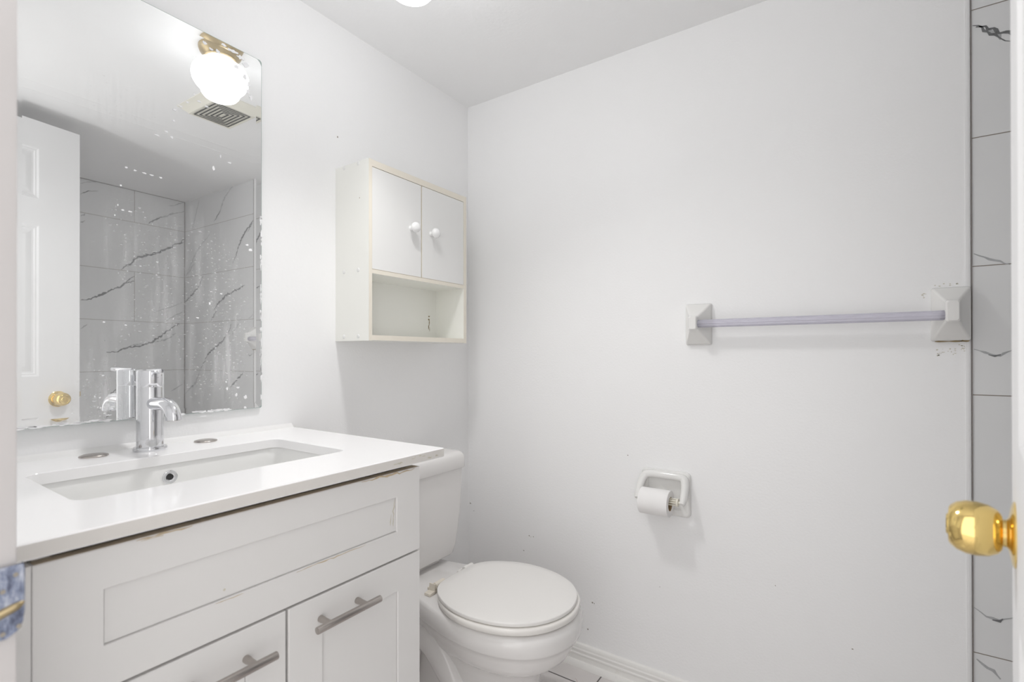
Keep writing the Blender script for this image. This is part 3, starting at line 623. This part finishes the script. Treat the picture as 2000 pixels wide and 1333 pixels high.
for y0, y1, ky, lab in ((-0.6232, -0.4240, -0.4690, 'left cabinet door with a round white knob'), (-0.4200, -0.2122, -0.3775, 'right cabinet door with a round white knob')):
    p = MB(); p.mi = 1; p.box(0.138, 0.1523, y0, y1, 1.3247, 1.6212); p.mi = 0; p.box(0.1523, 0.1526, y0 + 0.0004, y1 - 0.0004, 1.3253, 1.6206)
    p.mi = 2; p.box(0.1380, 0.1500, y0, y1, 1.3240, 1.3247); p.box(0.1380, 0.1500, y0, y1, 1.6212, 1.6220)
    o = p.build('door', ['laminate', 'edgeband', 'seam'], wc, smooth=0); o['label'] = lab
    k = MB(); k.lathe([(0.0085, 0), (0.0075, 0.003), (0.0065, 0.008), (0.0085, 0.0115), (0.0135, 0.0145), (0.0160, 0.0195), (0.0160, 0.0235), (0.0140, 0.0285), (0.0095, 0.0320), (0.0040, 0.0335), (0.0005, 0.0338)], (0.1526, ky, 1.4745), (1,0,0), 36)
    k.build('knob', 'knob_white', o, smooth=80)
for x in (0.041, 0.1062):
    for z in (1.6365, 1.3239, 1.1295):
        k = MB(); k.lathe([(0.0060, 0), (0.0058, 0.0006), (0.0045, 0.0012), (0.001, 0.0015)], (x, Y0c, z), (0,-1,0), 20); k.build('screw_cap', 'laminate', wc, smooth=60)

# ================================================================ TOILET
TY = -0.440
to = thing('toilet', 'white two-piece toilet with closed round lid beside the vanity', 'toilet', (0.36, TY, FZ))
PR = [(0.0, 0.0), (0.004, 0.42), (0.03, 0.55), (0.10, 0.60), (0.22, 0.66), (0.34, 0.76), (0.46, 0.895), (0.56, 0.97), (0.66, 1.0), (0.74, 0.985), (0.82, 0.915), (0.89, 0.79), (0.94, 0.625), (0.975, 0.425), (0.993, 0.22), (1.0, 0.0)]
def interp(tab, t):
    for (a0, b0), (a1, b1) in zip(tab, tab[1:]):
        if t <= a1: return b0 + (b1-b0)*(t-a0)/(a1-a0) if a1 > a0 else b1
    return tab[-1][1]
def egg(tab, x0, x1, w, z, n=44, tilt=0.0):
    ts = [0.5 - 0.5*math.cos(math.pi*i/n) for i in range(n+1)]
    L_ = [(x0+(x1-x0)*t, TY - w*interp(tab, t), z) for t in ts]; R_ = [(x0+(x1-x0)*t, TY + w*interp(tab, t), z) for t in ts[1:-1]][::-1]
    return L_ + R_
def smoothring(r, it=2):
    for _ in range(it):
        n = len(r); r = [tuple((r[i-1][k]+2*r[i][k]+r[(i+1) % n][k])/4 for k in range(3)) for i in range(n)]
    return r
def superell(xc, ax, w, z, n=88, e=2.4):
    out_ = []
    for i in range(n):
        a = 2*math.pi*i/n + math.pi; c_, s_ = math.cos(a), math.sin(a)
        out_.append((xc + ax*math.copysign(abs(c_)**(2/e), c_), TY + w*math.copysign(abs(s_)**(2/e), s_), z))
    return out_
bw = MB()
RT = 0.3870
lev = [(0.080, 0.700, 0.168, RT), (0.074, 0.706, 0.173, RT - 0.0025), (0.070, 0.712, 0.177, RT - 0.009), (0.068, 0.7150, 0.180, RT - 0.022), (0.068, 0.7150, 0.1795, RT - 0.045), (0.072, 0.7130, 0.1760, RT - 0.052), (0.080, 0.7040, 0.168, RT - 0.057),
       (0.095, 0.6990, 0.163, RT - 0.072), (0.12, 0.6900, 0.155, RT - 0.092), (0.145, 0.6790, 0.147, RT - 0.110), (0.165, 0.664, 0.137, RT - 0.122), (0.18, 0.648, 0.126, RT - 0.128), (0.195, 0.626, 0.112, RT - 0.140), (0.20, 0.606, 0.103, RT - 0.168), (0.19, 0.592, 0.098, RT - 0.21), (0.18, 0.588, 0.097, RT - 0.26), (0.17, 0.592, 0.100, RT - 0.31), (0.165, 0.600, 0.106, RT - 0.35), (0.16, 0.606, 0.112, RT - 0.38), (0.16, 0.608, 0.114, FZ)]
rgs = []
for i, (x0, x1, w, z) in enumerate(lev):
    k = min(1, max(0, (i - 9)/4))
    e = smoothring(egg(PR, x0, x1, w, z), 2)
    s_ = superell((x0+x1)/2, (x1-x0)/2, w, z, len(e), 2.3)
    rgs.append([tuple(e[j][m_]*(1-k) + s_[j][m_]*k for m_ in range(3)) for j in range(len(e))])
bw.rings(rgs)
# trapway relief on both sides
for sg in (-1, 1):
    bw.tube([(0.50, TY + sg*0.060, 0.06), (0.42, TY + sg*0.078, 0.115), (0.36, TY + sg*0.086, 0.205), (0.29, TY + sg*0.086, 0.262), (0.215, TY + sg*0.082, 0.235), (0.185, TY + sg*0.080, 0.14), (0.18, TY + sg*0.078, 0.05), (0.18, TY + sg*0.078, FZ)], [0.030, 0.040, 0.044, 0.045, 0.045, 0.045, 0.045, 0.048], 24)
bw.box(0.10, 0.44, TY - 0.135, TY + 0.135, FZ, 0.024, 0.012, seg=3)
bw.build('bowl', 'toilet', to, smooth=50)
for sg in (-1, 1):
    bc = MB(); bc.lathe([(0.017, 0), (0.017, 0.006), (0.014, 0.013), (0.008, 0.018), (0.001, 0.019)], (0.37, TY + sg*0.112, 0.024), (0,0,1), 24)
    bc.build('bolt_cap', 'toilet', to, smooth=60)
# tank, tapered and rounded
tk_ = MB()
def tankring(z, xf, hw, r, xb=0.020): return rrect(xb, xf, TY - hw, TY + hw, r, z, 8)
TT = [(0.398, 0.15, 0.111, 0.02), (0.3995, 0.174, 0.127, 0.022), (0.404, 0.186, 0.1345, 0.024), (0.412, 0.1925, 0.1385, 0.022), (0.44, 0.1975, 0.145, 0.02), (0.5, 0.2015, 0.153, 0.019), (0.56, 0.2045, 0.159, 0.018), (0.62, 0.2065, 0.1625, 0.018), (0.69, 0.2075, 0.164, 0.018), (0.7, 0.2075, 0.164, 0.018)]
tk_.rings([tankring(z, xf, hw, r) for z, xf, hw, r in TT])
tk_.box(0.06, 0.165, TY - 0.085, TY + 0.085, RT - 0.001, 0.400)
tk_.build('tank', 'toilet', to, smooth=50)
ld = MB()
def lidring(z, i, r=0.026): return rrect(0.008 + i, 0.2165 - i, TY - 0.1730 + i, TY + 0.1730 - i, r, z, 5)
ld.rings([lidring(0.6935, 0.004), lidring(0.6950, 0.001), lidring(0.698, 0), lidring(0.728, 0.0), lidring(0.7385, 0.0025), lidring(0.7455, 0.0075), lidring(0.7490, 0.015), lidring(0.7500, 0.026, 0.025)])
ld.build('tank_lid', 'toilet', to, smooth=50)
# seat ring and lid
PL = [(0.0, 0.0), (0.002, 0.33), (0.008, 0.42), (0.03, 0.55), (0.08, 0.685), (0.15, 0.80), (0.24, 0.905), (0.34, 0.975), (0.45, 1.0), (0.56, 0.985), (0.67, 0.93), (0.77, 0.835), (0.85, 0.715), (0.91, 0.575), (0.955, 0.415), (0.985, 0.235), (0.997, 0.10), (1.0, 0.0)]
def plate(name, x0, x1, w, z0, z1, m, rr_=0.004, hole=False, lab=None):
    p = MB(); R = lambda i, z: smoothring(egg(PL, x0 + i, x1 - i, w - i, z), 2)
    p.rings([R(rr_, z0), R(rr_*0.3, z0 + rr_*0.35), R(0, z0 + rr_), R(0, z1 - rr_), R(rr_*0.3, z1 - rr_*0.35), R(rr_, z1), R(0.03, z1 + 0.0012), R(0.10, z1 + 0.0020)])
    o = p.build(name, m, to, smooth=50)
    if lab: o['label'] = lab
    return o
plate('seat', 0.322, 0.7080, 0.1830, RT + 0.0040, 0.4075, 'seat_aged', 0.0045)
plate('seat_lid', 0.316, 0.7000, 0.1770, 0.4100, 0.4200, 'seat', 0.0022)
for sg, lab in ((-1, 'yellowed hinge with its cap flipped open'), (1, 'white plastic hinge')):
    y = TY + sg*0.066
    p = MB(); p.box(0.272, 0.306, y - 0.016, y + 0.016, RT - 0.0005, 0.3960, 0.003, seg=2)
    p.cyl((0.306, y - 0.020, 0.4085), (0.306, y + 0.020, 0.4085), 0.0088, 20, 0.0015)
    p.rings([[(0.292, y - 0.012, 0.392), (0.308, y - 0.012, 0.402), (0.304, y - 0.012, 0.412), (0.284, y - 0.012, 0.400)], [(0.292, y + 0.012, 0.392), (0.308, y + 0.012, 0.402), (0.304, y + 0.012, 0.412), (0.284, y + 0.012, 0.400)]])
    o = p.build('hinge', 'hinge_aged' if sg < 0 else 'seat', to, smooth=40); o['label'] = lab
    if sg < 0:
        p = MB(); c0 = Vector((0.300, y - 0.034, 0.4))
        p.rings([[c0 + Vector((dx, 0, -0.012)), c0 + Vector((dx, 0.012, -0.010)), c0 + Vector((dx, 0.014, 0.014)), c0 + Vector((dx, 0.010, 0.015)), c0 + Vector((dx, 0.008, -0.004)), c0 + Vector((dx, -0.010, -0.006)), c0 + Vector((dx, -0.011, -0.012))] for dx in (-0.011, 0.011)])
        p.build('hinge_cap', 'hinge_aged', o, smooth=30)

# ================================================================ TOWEL BAR
tb = thing('towel_bar', 'clear acrylic towel bar between two white ceramic posts on the wall', 'towel bar', (1.2, -0.03, 1.10))
def post(x0, x1, z0, z1, bx0, bx1, bz0, bz1, dep, lab):
    p = MB()
    lv = [(0.0, 0.0), (0.06, 0.0), (0.13, 0.0), (0.20, 0.06), (0.30, 0.24), (0.42, 0.46), (0.56, 0.68), (0.70, 0.86), (0.80, 0.96), (0.86, 1.0), (0.95, 1.0), (1.0, 1.0)]
    R = []
    for d, t in lv:
        a0, a1, c0, c1 = x0+(bx0-x0)*t, x1+(bx1-x1)*t, z0+(bz0-z0)*t, z1+(bz1-z1)*t
        s = 0.003 if d in (0.13, 1.0) else 0.0
        R.append([(p_[0], -dep*d, p_[1]) for p_ in [(q_[0], q_[1]) for q_ in rrect(a0+s, a1-s, c0+s, c1-s, 0.005, 0, 4)]])
    p.rings(R); o = p.build('post', 'postceramic', tb, smooth=40); o['label'] = lab
    return o
pl = post(0.8755, 0.9515, 1.1040, 1.2300, 0.8990, 0.9235, 1.1480, 1.1890, 0.072, 'left post of the towel bar')
pr = post(1.4605, 1.5335, 1.1060, 1.2360, 1.4800, 1.5060, 1.1500, 1.2000, 0.074, 'right post with dirty caulk around it')
st = MB(); st.mi = 0
for (x, z, a_, b_) in ((1.497, 1.106, 0.026, 0.0016), (1.519, 1.1065, 0.008, 0.0020)): st.disc((x, -0.0099, z - 0.0003), (1,0,0), (0,0,1), a_, b_, 14, 0.5, rnd)
st.build('stain', 'stain', pr, smooth=0, recalc=False)
ax_ = MB()
def flute(x): return [(x, -0.0555 + (0.0112 + 0.0007*math.cos(10*t))*math.cos(t), 1.1662 + (0.0112 + 0.0007*math.cos(10*t))*math.sin(t)) for t in [2*math.pi*i/100 for i in range(100)]]
ax_.rings([flute(0.9200), flute(1.4835)])
ax_.build('bar', 'acrylic', tb, smooth=40)

# ================================================================ TOILET PAPER
ph = thing('toilet_paper_holder', 'white ceramic paper holder with a ribbed spring roller on the wall', 'toilet paper holder', (0.81, 0.0, 0.567))
p = MB(); 
def prr(i, d, r=0.014): return [(a_, -d, b_) for a_, b_, _ in rrect(0.7350 + i, 0.8890 - i, 0.5685 + i, 0.7080 - i, r, 0, 6)]
p.rings([prr(0, 0), prr(0, 0.007), prr(0.003, 0.0105), prr(0.007, 0.0115), prr(0.020, 0.0115, 0.012), prr(0.024, 0.006, 0.012)])
p.build('plate', 'postceramic', ph, smooth=45)
p = MB(); AX, AZ = -0.062, 0.6270
p.tube([(0.7400, AX - 0.002, AZ - 0.004), (0.7395, -0.050, 0.640), (0.7410, -0.030, 0.668), (0.7490, -0.019, 0.687), (0.7680, -0.017, 0.694), (0.812, -0.017, 0.695), (0.856, -0.017, 0.694), (0.8725, -0.019, 0.687), (0.8780, -0.030, 0.668), (0.8790, -0.050, 0.640), (0.8780, AX - 0.002, AZ - 0.004)], [0.0085, 0.0108, 0.012, 0.0125, 0.012, 0.012, 0.012, 0.0125, 0.012, 0.0108, 0.0085], 20)
p.build('bracket', 'postceramic', ph, smooth=60)
p = MB(); p.cyl((0.745, AX, AZ), (0.862, AX, AZ), 0.0045, 16); p.cyl((0.862, AX, AZ), (0.8675, AX, AZ), 0.0125, 24, 0.001); p.cyl((0.8675, AX, AZ), (0.873, AX, AZ), 0.005, 16)
p.cyl((0.7530, AX, AZ), (0.756, AX, AZ), 0.0105, 24, 0.001)
for k in range(8):
    a_ = math.pi*2*k/8; cc = Vector((0, math.cos(a_), math.sin(a_)))*0.0100
    p.cyl(Vector((0.755, AX, AZ)) + cc, Vector((0.862, AX, AZ)) + cc, 0.0016, 8)
p.build('roller', 'plastic', ph, smooth=40)
RX0, RX1, RR = 0.7525, 0.8430, 0.0400
RC = (AX + 0.0, AZ - 0.0078)
ro = thing('toilet_paper_roll', 'part-used white toilet paper roll hanging on the ceramic holder', 'toilet paper', (0.795, RC[0], RC[1] - RR))
p = MB()
def circ(x, r): return [(x, RC[0] + r*math.cos(2*math.pi*i/64), RC[1] + r*math.sin(2*math.pi*i/64)) for i in range(64)]
p.rings([circ(RX0, 0.0213), circ(RX0, RR - 0.001), circ(RX0 + 0.001, RR), circ(RX1 - 0.001, RR), circ(RX1, RR - 0.001), circ(RX1, 0.0213), circ(RX0, 0.0213)], False, False)
p.build('paper', 'paper', ro, smooth=40)
p = MB(); p.rings([circ(RX0 + 0.0003, 0.0202), circ(RX0 + 0.0003, 0.0212), circ(RX1 - 0.0003, 0.0212), circ(RX1 - 0.0003, 0.0202), circ(RX0 + 0.0003, 0.0202)], False, False)
p.build('core', 'cardboard', ro, smooth=40)

# ================================================================ CEILING LIGHT AND VENT
LX, LY = 0.4432, -0.7507
cl = thing('ceiling_light', 'glowing white glass globe light on a brass canopy at the ceiling', 'ceiling light', (LX, LY, 2.0))
p = MB(); p.lathe([(0.0640, 0.0), (0.0640, -0.006), (0.060, -0.016), (0.050, -0.024), (0.047, -0.032), (0.040, -0.034)], (LX, LY, H), (0,0,1), 48)
p.build('canopy', 'brass_dull', cl, smooth=40)
p = MB(); p.lathe([(0.042, -0.030), (0.0425, -0.040), (0.056, -0.046), (0.070, -0.056), (0.0785, -0.068)], (LX, LY, H), (0,0,1), 64, cap=False)
o = p.build('globe_collar', 'globe_collar', cl, smooth=60); o['label'] = 'dimmer upper shoulder of the glass globe'
p = MB(); p.lathe([(0.0785, -0.068), (0.0825, -0.078), (0.0840, -0.092), (0.0810, -0.108), (0.0730, -0.122), (0.0630, -0.133), (0.0580, -0.140), (0.0550, -0.149), (0.0480, -0.158), (0.0350, -0.165), (0.018, -0.169), (0.001, -0.170)], (LX, LY, H), (0,0,1), 64, cap=False)
p.build('globe', 'globe', cl, smooth=60)
ev = thing('exhaust_vent', 'cream square exhaust fan cover on the ceiling next to the globe light', 'vent', (0.842, -0.54, H))
p = MB(); vx0, vx1, vy0, vy1, vz = 0.742, 0.940, -0.620, -0.455, 2.0600
R = lambda i, z: [(vx0 - i, vy0 - i, z), (vx1 + i, vy0 - i, z), (vx1 + i, vy1 + i, z), (vx0 - i, vy1 + i, z)]
p.rings([R(0.030, H), R(0.030, H - 0.003), R(0.022, H - 0.008), R(0.003, vz + 0.004), R(0.0, vz), R(-0.008, vz), R(-0.009, vz + 0.003)])
p.build('cover', 'vent', ev, smooth=20)
g_ = MB(); cx_, cy_ = (vx0+vx1)/2, (vy0+vy1)/2; hx, hy = (vx1-vx0)/2, (vy1-vy0)/2
for k in range(5):
    i0_ = 0.013 + k*0.0142; w_ = 0.0048
    a_, b_ = hx - i0_, hy - i0_
    if b_ < 0.008: break
    for s_ in (-1, 1):
        g_.box(cx_ - a_, cx_ + a_, cy_ + s_*b_ - w_/2, cy_ + s_*b_ + w_/2, vz - 0.0005, vz + 0.0006) if False else None
        g_.box(cx_ - a_, cx_ + a_, cy_ + min(s_*b_, s_*(b_-w_)), cy_ + max(s_*b_, s_*(b_-w_)), vz - 0.0003, vz + 0.0002)
        g_.box(cx_ + min(s_*a_, s_*(a_-w_)), cx_ + max(s_*a_, s_*(a_-w_)), cy_ - b_ + w_, cy_ + b_ - w_, vz - 0.0003, vz + 0.0002)
o = g_.build('grille', 'dark', ev, smooth=0); o['label'] = 'concentric slots of the grille'

for o in bpy.data.objects:
    if '_o' in o: del o['_o']
